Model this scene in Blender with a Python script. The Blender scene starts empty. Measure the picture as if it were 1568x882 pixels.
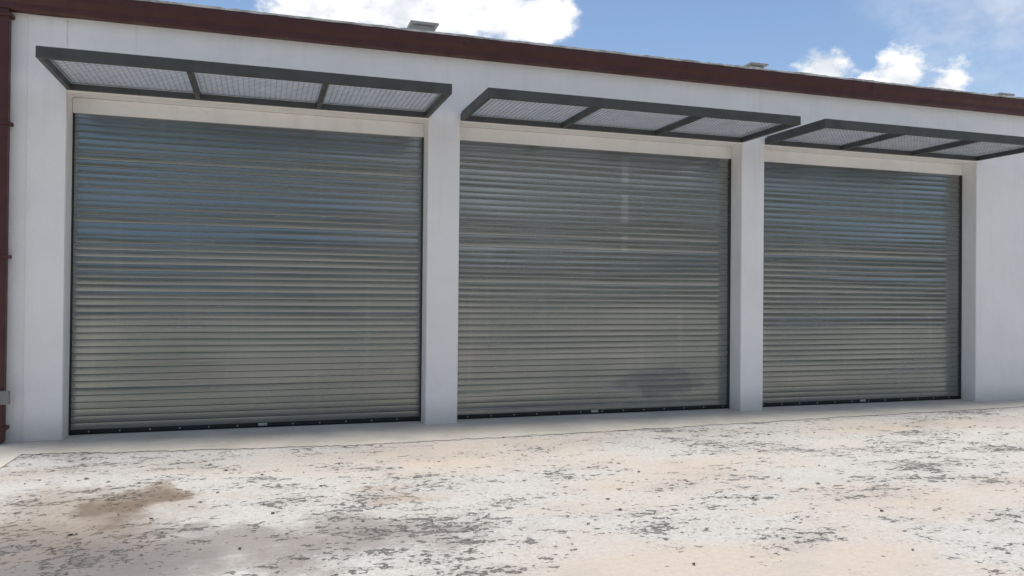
import bpy, bmesh, math, random
import numpy as np
from mathutils import Vector, Matrix, noise as mnoise
random.seed(7); rng=np.random.default_rng(5)
sc=bpy.context.scene
sc.view_settings.view_transform='Standard'; sc.view_settings.look='None'; sc.view_settings.exposure=0

# ---------------- dimensions (metres) ----------------
OPEN=[(0.0,3.91),(4.31,8.335),(8.70,12.55)]   # door openings along the wall
H1=3.717; HD=3.547; R=0.30
EAVE=4.50; WL=-0.64; WR=24.0; DEPTH=14.0

# ---------------- helpers ----------------
def link(o): bpy.context.collection.objects.link(o); return o
def empty(name,loc=(0,0,0)):
    e=bpy.data.objects.new(name,None); e.location=loc; e.empty_display_size=.3; return link(e)
class MB:
    def __init__(s): s.v=[]; s.f=[]
    def box(s,x0,x1,y0,y1,z0,z1):
        n=len(s.v)
        s.v+=[(x0,y0,z0),(x1,y0,z0),(x1,y1,z0),(x0,y1,z0),(x0,y0,z1),(x1,y0,z1),(x1,y1,z1),(x0,y1,z1)]
        s.f+=[tuple(n+i for i in q) for q in [(0,3,2,1),(4,5,6,7),(0,1,5,4),(1,2,6,5),(2,3,7,6),(3,0,4,7)]]
    def quad(s,a,b,c,d):
        n=len(s.v); s.v+=[a,b,c,d]; s.f.append((n,n+1,n+2,n+3))
    def cyl(s,c,axis,r,h,seg=10):
        n=len(s.v); c=Vector(c)
        A={'x':(Vector((1,0,0)),Vector((0,1,0)),Vector((0,0,1))),'y':(Vector((0,1,0)),Vector((0,0,1)),Vector((1,0,0))),'z':(Vector((0,0,1)),Vector((1,0,0)),Vector((0,1,0)))}[axis]
        for k in (0,1):
            for i in range(seg):
                t=2*math.pi*i/seg
                s.v.append(tuple(c+A[0]*h*k+A[1]*r*math.cos(t)+A[2]*r*math.sin(t)))
        s.f.append(tuple(n+i for i in reversed(range(seg)))); s.f.append(tuple(n+seg+i for i in range(seg)))
        for i in range(seg):
            j=(i+1)%seg; s.f.append((n+i,n+j,n+seg+j,n+seg+i))
    def obj(s,name,mat,parent=None,bevel=0,smooth=False,merge=False):
        me=bpy.data.meshes.new(name); me.from_pydata(s.v,[],s.f); me.update()
        if merge:
            bm=bmesh.new(); bm.from_mesh(me); bmesh.ops.remove_doubles(bm,verts=bm.verts,dist=1e-4); bmesh.ops.recalc_face_normals(bm,faces=bm.faces); bm.to_mesh(me); bm.free()
        o=link(bpy.data.objects.new(name,me)); me.materials.append(mat)
        if parent: o.parent=parent
        if bevel:
            b=o.modifiers.new("bevel",'BEVEL'); b.width=bevel; b.segments=2; b.limit_method='ANGLE'; b.angle_limit=math.radians(40)
        if smooth:
            for p in me.polygons: p.use_smooth=True
        return o
class NT:
    def __init__(s,name):
        s.m=bpy.data.materials.new(name); s.m.use_nodes=True; s.t=s.m.node_tree
        s.b=s.t.nodes['Principled BSDF']; s.co=s.t.nodes.new('ShaderNodeTexCoord').outputs['Object']
    def n(s,ty,**k):
        nd=s.t.nodes.new(ty)
        for a,b in k.items(): setattr(nd,a,b)
        return nd
    def l(s,a,b): s.t.links.new(a,b)
    def mapping(s,scale,loc=(0,0,0),rot=(0,0,0)):
        m=s.n('ShaderNodeMapping'); m.inputs['Scale'].default_value=scale; m.inputs['Location'].default_value=loc; m.inputs['Rotation'].default_value=rot
        s.l(s.co,m.inputs[0]); return m.outputs[0]
    def noise(s,scale,detail=4,rough=.55,vec=None,dist=0):
        n=s.n('ShaderNodeTexNoise'); n.inputs['Scale'].default_value=scale; n.inputs['Detail'].default_value=detail; n.inputs['Roughness'].default_value=rough; n.inputs['Distortion'].default_value=dist
        s.l(vec if vec is not None else s.co,n.inputs['Vector']); return n.outputs['Fac']
    def ramp(s,v,a,b,lo=0,hi=1):
        r=s.n('ShaderNodeMapRange',interpolation_type='SMOOTHSTEP'); s.l(v,r.inputs[0])
        for i,x in zip((1,2,3,4),(a,b,lo,hi)): r.inputs[i].default_value=x
        return r.outputs[0]
    def math(s,op,a,b=None,clamp=False):
        m=s.n('ShaderNodeMath',operation=op,use_clamp=clamp)
        for i,x in enumerate((a,b)):
            if x is None: continue
            if isinstance(x,(int,float)): m.inputs[i].default_value=x
            else: s.l(x,m.inputs[i])
        return m.outputs[0]
    def mix(s,f,a,b,bt='MIX'):
        m=s.n('ShaderNodeMix',data_type='RGBA',blend_type=bt)
        for sock,x in ((m.inputs[0],f),(m.inputs[6],a),(m.inputs[7],b)):
            if isinstance(x,(int,float)): sock.default_value=x
            elif isinstance(x,tuple): sock.default_value=(*x,1)
            else: s.l(x,sock)
        return m.outputs[2]
    def bump(s,h,strength,dist):
        b=s.n('ShaderNodeBump'); b.inputs['Strength'].default_value=strength; b.inputs['Distance'].default_value=dist
        s.l(h,b.inputs['Height']); s.l(b.outputs[0],s.b.inputs['Normal'])
    def out(s,color=None,rough=None,metal=None):
        for nm,x in (('Base Color',color),('Roughness',rough),('Metallic',metal)):
            if x is None: continue
            if isinstance(x,(int,float)): s.b.inputs[nm].default_value=x
            elif isinstance(x,tuple): s.b.inputs[nm].default_value=(*x,1)
            else: s.l(x,s.b.inputs[nm])
        return s.m

# ---------------- materials ----------------
def m_stucco(name,base,dirt):
    t=NT(name)
    big=t.noise(.9,4,.6); fine=t.noise(38,3,.6)
    streak=t.noise(1,3,.6,t.mapping((5,5,.35)))
    c=t.mix(t.ramp(big,.35,.7),base,tuple(x*.93 for x in base))
    c=t.mix(t.math('MULTIPLY',t.ramp(streak,.50,.78),.55),c,dirt)
    sep=t.n('ShaderNodeSeparateXYZ'); t.l(t.co,sep.inputs[0])
    low=t.ramp(t.math('ADD',sep.outputs[2],t.math('MULTIPLY',big,.5)),.22,.6,1,0)
    c=t.mix(t.math('MULTIPLY',low,.5),c,(.50,.46,.38))
    t.bump(t.math('ADD',fine,t.math('MULTIPLY',t.noise(5,2),2.4)),.55,.011)
    return t.out(c,.85)
M_WALL=m_stucco("white_stucco",(.86,.845,.815),(.70,.69,.66))
M_LINT=m_stucco("offwhite_painted_lintel",(.84,.83,.81),(.70,.68,.645))
def m_paint(name,base,rough,var=.25,bs=.15):
    t=NT(name); n=t.noise(6,4); c=t.mix(t.ramp(n,.3,.75),base,tuple(x*(1-var) for x in base))
    t.bump(t.noise(60,2),bs,.002); return t.out(c,t.ramp(n,.2,.8,rough-.08,rough+.1))
M_RED=m_paint("dark_red_metal",(.068,.0145,.012),.5)
M_GREY=m_paint("dark_grey_paint",(.062,.064,.060),.5)
M_BLACK=m_paint("black_rubber",(.012,.012,.012),.7)
M_GUIDE=m_paint("steel_guide",(.04,.042,.04),.5)
M_GALVG=m_paint("galvanised_grating",(.44,.44,.43),.5)
M_VENT=m_paint("vent_metal",(.30,.30,.29),.5)
M_BOXG=m_paint("grey_box_plastic",(.22,.22,.21),.5)
M_LABEL=m_paint("label",(.45,.45,.42),.5)
t=NT("roof_membrane"); n=t.noise(5,5,.65); M_ROOF=t.out(t.mix(t.ramp(n,.4,.65),(.62,.62,.60),(.33,.32,.30)),.8)

# galvanised shutter
PITCH=0.0765; Z0=.058
def m_galv(name,smudge=False):
    t=NT(name)
    sep=t.n('ShaderNodeSeparateXYZ'); t.l(t.co,sep.inputs[0])
    row=t.math('FLOOR',t.math('DIVIDE',t.math('SUBTRACT',sep.outputs[2],Z0),PITCH))
    oi=t.n('ShaderNodeObjectInfo')
    wn=t.n('ShaderNodeTexWhiteNoise',noise_dimensions='2D'); cb=t.n('ShaderNodeCombineXYZ'); t.l(row,cb.inputs[0]); t.l(oi.outputs['Random'],cb.inputs[1]); t.l(cb.outputs[0],wn.inputs[0])
    big=t.noise(.55,3,.5,t.mapping((1,1,1.6)))
    streak=t.noise(1,3,.6,t.mapping((1.1,1,26)))
    vs=t.noise(1,3,.6,t.mapping((7,1,.3)))
    c=t.mix(wn.outputs[0],(.262,.278,.268),(.315,.325,.312))
    c=t.mix(t.math('MULTIPLY',t.ramp(big,.38,.66),.4),c,(.24,.255,.245))
    c=t.mix(t.math('MULTIPLY',t.ramp(vs,.52,.8),.22),c,(.40,.395,.37))
    c=t.mix(t.math('MULTIPLY',t.ramp(t.noise(15,2,.5),.755,.785),.45),c,(.55,.55,.52))
    ro=t.math('ADD',t.ramp(streak,.3,.75,.15,.25),t.math('MULTIPLY',t.ramp(big,.4,.7),.08))
    if smudge:
        wq=t.math('MULTIPLY',t.math('SUBTRACT',t.noise(3,4),.5),.9)
        def el(cx,cz,rx,rz):
            dx=t.math('DIVIDE',t.math('SUBTRACT',t.math('ADD',sep.outputs[0],wq),cx),rx); dz=t.math('DIVIDE',t.math('SUBTRACT',t.math('ADD',sep.outputs[2],t.math('MULTIPLY',wq,.3)),cz),rz)
            return t.ramp(t.math('ADD',t.math('MULTIPLY',dx,dx),t.math('MULTIPLY',dz,dz)),.4,1.5,1,0)
        m=el(2.95,.42,.62,.20)
        c=t.mix(t.math('MULTIPLY',m,.6),c,(.14,.155,.17))
        sparkle=t.math('MULTIPLY',t.ramp(t.math('ABSOLUTE',t.math('SUBTRACT',sep.outputs[0],2.38)),.03,.07,1,0),t.ramp(wn.outputs[0],.45,.55))  # vertical streak of reflective sparkles, painted into the slat colour
        sparkle=t.math('MULTIPLY',sparkle,t.ramp(t.math('ABSOLUTE',t.math('SUBTRACT',sep.outputs[2],2.75)),.5,.8,1,0))
        c=t.mix(t.math('MULTIPLY',sparkle,.4),c,(.52,.52,.49))
    return t.out(c,ro,.8)
M_GALV=m_galv("galvanised_steel_slats"); M_GALV2=m_galv("galvanised_steel_slats_smudged",True)

# concrete
t=NT("concrete_apron_material")
n=t.noise(1.6,5,.62); f=t.noise(50,3,.65)
c=t.mix(t.ramp(n,.3,.7),(.57,.53,.45),(.46,.43,.365)); c=t.mix(t.math('MULTIPLY',t.ramp(f,.5,.75),.25),c,(.25,.24,.21))
c=t.mix(t.math('MULTIPLY',t.ramp(t.noise(.7,3),.55,.7),.25),c,(.50,.40,.30))
t.bump(f,.3,.006); M_CONC=t.out(c,.9)

# coral stone ground
t=NT("coral_stone")
sep=t.n('ShaderNodeSeparateXYZ'); t.l(t.co,sep.inputs[0]); X,Y=sep.outputs[0],sep.outputs[1]
warp=t.noise(1.7,4,.6); warp2=t.noise(2.1,4,.6,t.mapping((1,1,1),(7,3,0)))
clus=t.noise(1.0,4,.6,t.mapping((.8,1.3,1),(3.1,1.7,0)))
clus2=t.noise(3.6,3,.6,t.mapping((.7,1.3,1),(1.1,9,0),(0,0,.25)))
p1=t.noise(16,5,.7,t.mapping((.75,1.0,1),(0,0,0),(0,0,.15)),.3)
p2=t.noise(44,3,.65,t.mapping((.8,.95,1),(5,5,0)),.2)
tint=t.noise(.40,3,.6,t.mapping((.55,1.3,1),(11,4,0)))
tintm=t.ramp(tint,.46,.66)
thr=t.math('ADD',t.math('MULTIPLY',t.math('SUBTRACT',clus,.5),.40),t.math('MULTIPLY',t.math('SUBTRACT',clus2,.5),.42))
thr=t.math('SUBTRACT',thr,t.math('MULTIPLY',tintm,.06))
pit1=t.ramp(t.math('ADD',p1,thr),.58,.64); pit2=t.ramp(t.math('ADD',p2,thr),.57,.64)
grain=t.noise(24,5,.75)
c=t.mix(t.ramp(grain,.3,.7),(.585,.565,.52),(.43,.41,.375))
c=t.mix(t.math('MULTIPLY',tintm,.65),c,(.54,.435,.34))
c=t.mix(t.math('MULTIPLY',t.ramp(clus,.5,.66),.32),c,(.37,.355,.33))
c=t.mix(t.math('MULTIPLY',t.ramp(warp2,.5,.72),.4),c,(.42,.38,.33))
pcol=t.mix(clus2,(.06,.056,.052),(.22,.205,.185))
c=t.mix(t.math('MULTIPLY',pit1,.85),c,pcol); c=t.mix(t.math('MULTIPLY',pit2,.62),c,pcol)
def blob(cx,cy,rx,ry,soft=.45,w=1.2):
    dx=t.math('DIVIDE',t.math('SUBTRACT',t.math('ADD',X,t.math('MULTIPLY',t.math('SUBTRACT',warp,.5),w)),cx),rx)
    dy=t.math('DIVIDE',t.math('SUBTRACT',t.math('ADD',Y,t.math('MULTIPLY',t.math('SUBTRACT',warp2,.5),w*1.5)),cy),ry)
    d=t.math('ADD',t.math('MULTIPLY',dx,dx),t.math('MULTIPLY',dy,dy))
    return t.ramp(d,1-soft,1+soft,1,0)
c=t.mix(t.math('MULTIPLY',blob(1.85,-4.2,1.35,.48,.95),.72),c,(.21,.18,.16))
c=t.mix(t.math('MULTIPLY',blob(.55,-4.3,1.0,.95,.8),.78),c,(.165,.148,.135))
c=t.mix(t.math('MULTIPLY',blob(.75,-3.15,.70,.75,.95),.6),c,(.27,.20,.14))
c=t.mix(t.math('MULTIPLY',blob(1.08,-3.0,.26,.50,.8),.8),c,(.145,.10,.065))
c=t.mix(t.math('MULTIPLY',blob(1.25,-2.5,.12,.3,.9),.6),c,(.20,.14,.09))
c=t.mix(t.math('MULTIPLY',blob(3.0,-3.2,.30,.25,.9),.45),c,(.36,.26,.18))
h=t.math('SUBTRACT',t.math('MULTIPLY',grain,.6),pit1)
t.bump(h,1.0,.018); M_STONE=t.out(c,.9)

# ---------------- ground ----------------
g=MB(); S=450; g.quad((-S,-S,0),(S,-S,0),(S,S,0),(-S,S,0)); g.obj("ground",M_STONE)
edge=[]; x=-.2
pts=[(-.2,-.72),(1.4,-.93),(3.05,-1.08),(5.5,-1.0),(7.5,-.90),(10,-.75),(13,-.62),(24,-.6)]
while x<24:
    for (a,b),(c2,d2) in zip(pts[:-1],pts[1:]):
        if a<=x<c2: y=b+(d2-b)*(x-a)/(c2-a)
    edge.append((x,y+.05*mnoise.noise(Vector((x*2.3,0,0)))+.05*mnoise.noise(Vector((x*9,3,0)))+.05*mnoise.noise(Vector((x*25,8,0))))); x+=.025
me=bpy.data.meshes.new("concrete_apron"); V=[];F=[]
for (a,b) in edge: V+=[(a,b,.006),(a,.45,.006)]
for i in range(len(edge)-1): F.append((2*i,2*i+2,2*i+3,2*i+1))
n0=len(V); V+=[(-8,-14,.006),(-.26,-14,.006),(-.2,-.72,.006),(-.2,.45,.006),(-8,.45,.006)]; F.append(tuple(n0+i for i in range(5)))
me.from_pydata(V,[],F); me.materials.append(M_CONC); link(bpy.data.objects.new("concrete_apron",me))
M_LEAF=m_paint("dry_leaf",(.06,.045,.03),.7)
lf=MB(); rl=random.Random(3)
for i in range(90):
    x=rl.uniform(-.1,11); y=rl.uniform(-6,-1.3); s=rl.uniform(.012,.030); a=rl.uniform(0,6.28); hz=rl.uniform(.006,.016)
    ca,sa=math.cos(a)*s,math.sin(a)*s
    lf.quad((x+ca,y+sa,.004),(x-sa*.5,y+ca*.5,hz),(x-ca,y-sa,.006),(x+sa*.5,y-ca*.5,.003+hz*.3))
lf.obj("fallen_leaves",M_LEAF)

# ---------------- building ----------------
bld=empty("warehouse_building")
w=MB(); xs=sorted(set([WL]+[v for o in OPEN for v in o]+[WR])); zs=[0,H1,EAVE+.02]
def isopen(a,b,z0): return z0==0 and any(abs(a-o[0])<1e-6 and abs(b-o[1])<1e-6 for o in OPEN)
for i in range(len(xs)-1):
    for j in range(2):
        a,b,z0,z1=xs[i],xs[i+1],zs[j],zs[j+1]
        if isopen(a,b,z0):
            w.quad((a,0,z0),(a,.5,z0),(a,.5,z1),(a,0,z1)); w.quad((b,.5,z0),(b,0,z0),(b,0,z1),(b,.5,z1)); w.quad((a,0,z1),(a,.5,z1),(b,.5,z1),(b,0,z1))
        else:
            w.quad((a,0,z0),(b,0,z0),(b,0,z1),(a,0,z1))
w.quad((WL,DEPTH,0),(WL,0,0),(WL,0,EAVE+.02),(WL,DEPTH,EAVE+.02))
w.quad((WR,0,0),(WR,DEPTH,0),(WR,DEPTH,EAVE+.02),(WR,0,EAVE+.02))
w.quad((WR,DEPTH,0),(WL,DEPTH,0),(WL,DEPTH,EAVE+.02),(WR,DEPTH,EAVE+.02))
w.obj("walls",M_WALL,bld,bevel=.014,merge=True)
pl=MB(); pl.box(-.37,-.004,-.012,.02,.004,EAVE-.004); pl.obj("plaster_pilaster",M_WALL,bld,bevel=.006)
li=MB()
for a,b in OPEN: li.box(a+.002,b-.002,R-.05,.498,HD,H1-.002)
li.obj("lintels",M_LINT,bld,bevel=.008)
bk=MB(); bk.box(WL+.05,WR-.05,.6,.65,.01,EAVE); bk.obj("inner_partition",M_BLACK,bld)
rf=MB(); rf.box(WL-.1,WR+.1,-.02,DEPTH+.1,EAVE+.03,EAVE+.24); rf.obj("roof_deck",M_ROOF,bld)
prof=[(-.002,EAVE-.0),(-.10,EAVE),(-.112,EAVE+.02),(-.112,EAVE+.07),(-.145,EAVE+.13),(-.155,EAVE+.19),(-.155,EAVE+.215),(-.14,EAVE+.215),(-.14,EAVE+.20),(-.022,EAVE+.20)]
fa=MB(); X0,X1=WL-.12,WR+.12; n=len(prof)
for xx in (X0,X1): fa.v+=[(xx,p[0],p[1]) for p in prof]
for i in range(n-1): fa.f.append((i,i+1,n+i+1,n+i))
fa.f.append(tuple(range(n))); fa.f.append(tuple(n+i for i in range(n)))
fa.obj("red_gutter_fascia",M_RED,bld)
gs=MB(); xj=WL+1.9
while xj<WR: gs.box(xj,xj+.02,-.158,-.1555,EAVE+.13,EAVE+.214); xj+=3.05
gs.obj("gutter_joints",M_RED,bld)
V=[];F=[]; N=900
for i in range(N+1):
    x=X0+(X1-X0)*i/N
    top=EAVE+.258+.012*mnoise.noise(Vector((x*2,1,0)))+.010*mnoise.noise(Vector((x*11,5,0)))
    bot=EAVE+.222+.005*mnoise.noise(Vector((x*5,9,0)))
    V+=[(x,-.150,bot),(x,-.156,top-.012),(x,-.12,top),(x,.2,top+.012)]
for i in range(N):
    for k in range(3): F.append((4*i+k,4*i+4+k,4*i+5+k,4*i+1+k))
me=bpy.data.meshes.new("roof_edge"); me.from_pydata(V,[],F); me.materials.append(M_ROOF); o=link(bpy.data.objects.new("roof_edge",me)); o.parent=bld
d=MB(); d.box(WL+.01,WL+.125,-.125,-.03,.02,EAVE-.004); d.obj("downspout",M_RED,bld,bevel=.012)
d=MB()
for z in (.15,1.92,3.3,4.42): d.box(WL-.0,WL+.15,-.14,-.001,z,z+.035)
d.obj("downspout_straps",M_RED,bld,bevel=.004)
d=MB(); d.box(WL+.05,WL+.19,-.19,-.142,.42,.56); d.obj("junction_box",M_BOXG,bld,bevel=.006)
for x,wd,z in ((3.72,.36,4.985),(8.62,.30,4.95),(13.28,.32,4.92)):
    d=MB(); d.box(x+.04,x+wd-.04,.28,.55,EAVE+.23,z-.03); d.box(x,x+wd,.22,.6,z-.03,z); d.obj("roof_vent_cap",M_VENT,bld,bevel=.01)

# ---------------- doors ----------------
def make_door(x0,x1,seed,lab,mat):
    root=empty("roller_shutter_door",(x0,R,0)); r=random.Random(seed)
    W=x1-x0; nx=30; nrow=int((HD+.05-Z0)/PITCH)+1
    prof=[(0,-.0118),(.035,-.0154),(.09,-.0159),(.5,-.0163),(.91,-.0159),(.965,-.0154)]
    xs_=[.02+(W-.04)*i/nx for i in range(nx+1)]
    V=[];F=[]
    ph=r.uniform(0,100); prev=0
    for k in range(nrow):
        prev=prev*.5+r.gauss(0,1)*.015
        jump=r.choice((-1,1,1))*r.uniform(.03,.075) if r.random()<.22 else 0
        for (tt,yy) in prof:
            for xx in xs_:
                fade=.6+.8*mnoise.noise(Vector((xx*.45+ph,k*.9,2)))
                tl=prev+jump*fade+.055*mnoise.noise(Vector((xx*.4+ph,k*.23,0)))+.005*mnoise.noise(Vector((xx*2.3+ph,k*1.3,4)))
                bow=.005*mnoise.noise(Vector((xx*.4+ph,k*PITCH*.5,9)))
                V.append((xx,yy+(tt-.5)*PITCH*tl+bow,Z0+(k+tt)*PITCH))
    m=nx+1
    for a in range(nrow*6-1):
        for i in range(nx): F.append((a*m+i,a*m+i+1,(a+1)*m+i+1,(a+1)*m+i))
    me=bpy.data.meshes.new("slats"); me.from_pydata(V,[],F); me.materials.append(mat)
    for p in me.polygons: p.use_smooth=True
    me.update()
    try: me.set_sharp_from_angle(angle=math.radians(22))
    except Exception: pass
    o=link(bpy.data.objects.new("slats",me)); o.parent=root
    b=MB(); b.box(.02,W-.02,-.030,.01,.022,.057); b.obj("bottom_bar",M_BLACK,root,bevel=.004)
    b=MB(); b.box(.02,W-.02,-.018,.02,.0,.021); b.obj("rubber_seal",M_BLACK,root)
    b=MB(); x=.2
    while x<W-.1: b.cyl((x,-.036,.04),'y',.008,.01,8); x+=.31
    b.obj("bar_bolts",M_GALVG,root)
    b=MB(); b.box(lab,lab+.10,-.036,-.031,.03,.062); b.obj("maker_label",M_LABEL,root)
    b=MB()
    b.box(.002,.014,-.03,.03,0.0,HD-.002); b.box(W-.022,W-.002,-.04,.03,0.0,HD-.002)
    b.obj("side_guides",M_GUIDE,root)
    b=MB()
    for k in range(0,nrow-1,2):
        z=Z0+(k+.5)*PITCH
        for a in (.05,W-.05): b.cyl((a,-.022,z),'y',.005,.006,6)
    b.obj("slat_end_rivets",M_GUIDE,root)
    return root
make_door(*OPEN[0],11,1.98,M_GALV); make_door(*OPEN[1],23,1.9,M_GALV2); make_door(*OPEN[2],37,1.9,M_GALV)

# ---------------- awnings ----------------
ZB,ZA,D=3.728,3.836,1.245
def make_awning(x0,x1):
    root=empty("grated_awning",(x0,0,ZB)); W=x1-x0; h=ZA-ZB
    f=MB()
    f.box(0,W,-D,-D+.05,0,h)
    f.box(.0,W,-.05,-.003,0.001,h-.02)
    f.box(0,.05,-D+.051,-.051,0,h); f.box(W-.05,W,-D+.051,-.051,0,h)
    for q in (1/3,2/3): f.box(W*q-.025,W*q+.025,-D+.051,-.051,0,h-.03)
    f.obj("frame",M_GREY,root,bevel=.004)
    g=MB()
    for k in range(3):
        a=W*k/3+.03; b=W*(k+1)/3-.03
        x=a+.02
        while x<b: g.box(x-.0026,x+.0026,-D+.052,-.052,.061,.069); x+=.055
        y=-D+.08
        while y<-.06: g.box(a,b,y-.0026,y+.0026,.0615,.0685); y+=.055
    g.obj("grating",M_GALVG,root)
    return root
for a,b in OPEN: make_awning(a,b)

# ---------------- unseen trees behind the viewpoint, added as dark reflections for the doors ----------------
t=NT("reflection_foliage"); n=t.noise(.8,3); M_FOL=t.out(t.mix(n,(.035,.06,.02),(.08,.11,.04)),.7)
n=13000; Xr=rng.uniform(-90,110,n); top=10.5+1.8*np.sin(Xr*.21)+1.4*np.sin(Xr*.57+1)+1.0*np.sin(Xr*1.3)
Zr=top*rng.uniform(0,1,n)**.7; Yp=-48+rng.normal(0,2,n); V=[];F=[]
for i in range(n):
    a=Vector(rng.normal(0,1,3)).normalized(); b=a.orthogonal().normalized(); c3=Vector((Xr[i],Yp[i],Zr[i])); s=rng.uniform(.35,.9)
    k=len(V); V+=[tuple(c3+a*s),tuple(c3+b*s*.7),tuple(c3-a*s),tuple(c3-b*s*.7)]; F.append((k,k+1,k+2,k+3))
me=bpy.data.meshes.new("reflection_tree_line"); me.from_pydata(V,[],F); me.materials.append(M_FOL); link(bpy.data.objects.new("reflection_tree_line",me))

# ---------------- world ----------------
wd=bpy.data.worlds.new("World"); sc.world=wd; wd.use_nodes=True; nt=wd.node_tree; bg=nt.nodes['Background']
EL=math.radians(84)
sky=nt.nodes.new('ShaderNodeTexSky'); sky.sky_type='NISHITA'; sky.sun_disc=False; sky.sun_elevation=EL; sky.sun_rotation=0; sky.air_density=1; sky.dust_density=.3; sky.ozone_density=1.8
tc=nt.nodes.new('ShaderNodeTexCoord')
def N(ty,**k):
    q=nt.nodes.new(ty)
    for a,b in k.items(): setattr(q,a,b)
    return q
def MA(op,a,b=None,clamp=False):
    q=N('ShaderNodeMath',operation=op,use_clamp=clamp)
    for i,x in enumerate((a,b)):
        if x is None: continue
        if isinstance(x,(int,float)): q.inputs[i].default_value=x
        else: nt.links.new(x,q.inputs[i])
    return q.outputs[0]
def MR(v,a,b,lo=0,hi=1):
    r=N('ShaderNodeMapRange',interpolation_type='SMOOTHSTEP'); nt.links.new(v,r.inputs[0])
    for i,x in zip((1,2,3,4),(a,b,lo,hi)): r.inputs[i].default_value=x
    return r.outputs[0]
def NO(s,d,r=.6,loc=(0,0,0)):
    m=N('ShaderNodeMapping'); m.inputs['Location'].default_value=loc; m.inputs['Scale'].default_value=(1,1,1.5); nt.links.new(tc.outputs['Generated'],m.inputs[0])
    q=N('ShaderNodeTexNoise'); q.inputs['Scale'].default_value=s; q.inputs['Detail'].default_value=d; q.inputs['Roughness'].default_value=r; nt.links.new(m.outputs[0],q.inputs['Vector']); return q.outputs['Fac']
fine=NO(16,7,.6); gen=NO(2.6,5,.58,(3,1,0))
mask=None
for (cx_,cy_,cz_,r) in [(.159,.925,.350,.085),(.220,.913,.340,.062),(.318,.888,.335,.046),(.270,.900,.336,.05),(.056,.938,.350,.075),(.612,.747,.262,.034),(.672,.698,.238,.036),(.650,.715,.232,.022),(.700,.668,.225,.030)]:
    vm=N('ShaderNodeVectorMath',operation='DISTANCE'); nt.links.new(tc.outputs['Generated'],vm.inputs[0]); vm.inputs[1].default_value=(cx_,cy_,cz_)
    q=MA('SUBTRACT',1,MA('DIVIDE',vm.outputs['Value'],r))
    mask=q if mask is None else MA('MAXIMUM',mask,q)
local=MR(MA('ADD',mask,MA('MULTIPLY',MA('SUBTRACT',fine,.5),2.6)),-.05,.5)
local=MA('MULTIPLY',local,MR(mask,-.9,-.3))
geny=MR(gen,.46,.62)
sepd=N('ShaderNodeSeparateXYZ'); nt.links.new(tc.outputs['Generated'],sepd.inputs[0])
geny=MA('MULTIPLY',geny,MR(sepd.outputs[1],.0,.5,1,.0))
vm=N('ShaderNodeVectorMath',operation='DISTANCE'); nt.links.new(tc.outputs['Generated'],vm.inputs[0]); vm.inputs[1].default_value=(.718,.632,.300)
haze=MA('MULTIPLY',MA('MULTIPLY',MR(vm.outputs['Value'],.03,.16,1,0),MR(NO(7,5),.35,.7)),.5)
cm=MA('MAXIMUM',MA('MAXIMUM',local,haze),MA('MULTIPLY',geny,.9))
shade=N('ShaderNodeMix',data_type='RGBA'); nt.links.new(MR(fine,.35,.62),shade.inputs[0]); shade.inputs[6].default_value=(5.8,6.0,6.4,1); shade.inputs[7].default_value=(8.0,8.0,8.0,1)
mx=N('ShaderNodeMix',data_type='RGBA'); nt.links.new(cm,mx.inputs[0]); nt.links.new(sky.outputs[0],mx.inputs[6]); nt.links.new(shade.outputs[2],mx.inputs[7])
nt.links.new(mx.outputs[2],bg.inputs[0]); bg.inputs[1].default_value=.14

# ---------------- sun (softened by thin high cloud) ----------------
sl=bpy.data.lights.new("sun",'SUN'); sl.energy=3.9; sl.angle=math.radians(14); sl.color=(1,.95,.88)
so=link(bpy.data.objects.new("sun",sl)); so.rotation_euler=(-(math.pi/2-EL),0,0); so.location=(0,0,20)

# ---------------- camera ----------------
yaw,pit,rol=.3094,.0077,.0094
fw=Vector((math.sin(yaw)*math.cos(pit),math.cos(yaw)*math.cos(pit),math.sin(pit)))
r0=Vector((math.cos(yaw),-math.sin(yaw),0)); u0=r0.cross(fw)
rr=math.cos(rol)*r0+math.sin(rol)*u0; uu=-math.sin(rol)*r0+math.cos(rol)*u0
cam=bpy.data.cameras.new("camera"); cam.sensor_width=36; cam.lens=1204.8/1568*36; cam.clip_end=2000
co=link(bpy.data.objects.new("camera",cam))
co.matrix_world=Matrix(((rr[0],uu[0],-fw[0],1.9865),(rr[1],uu[1],-fw[1],-9.4237),(rr[2],uu[2],-fw[2],1.6),(0,0,0,1)))
sc.camera=co
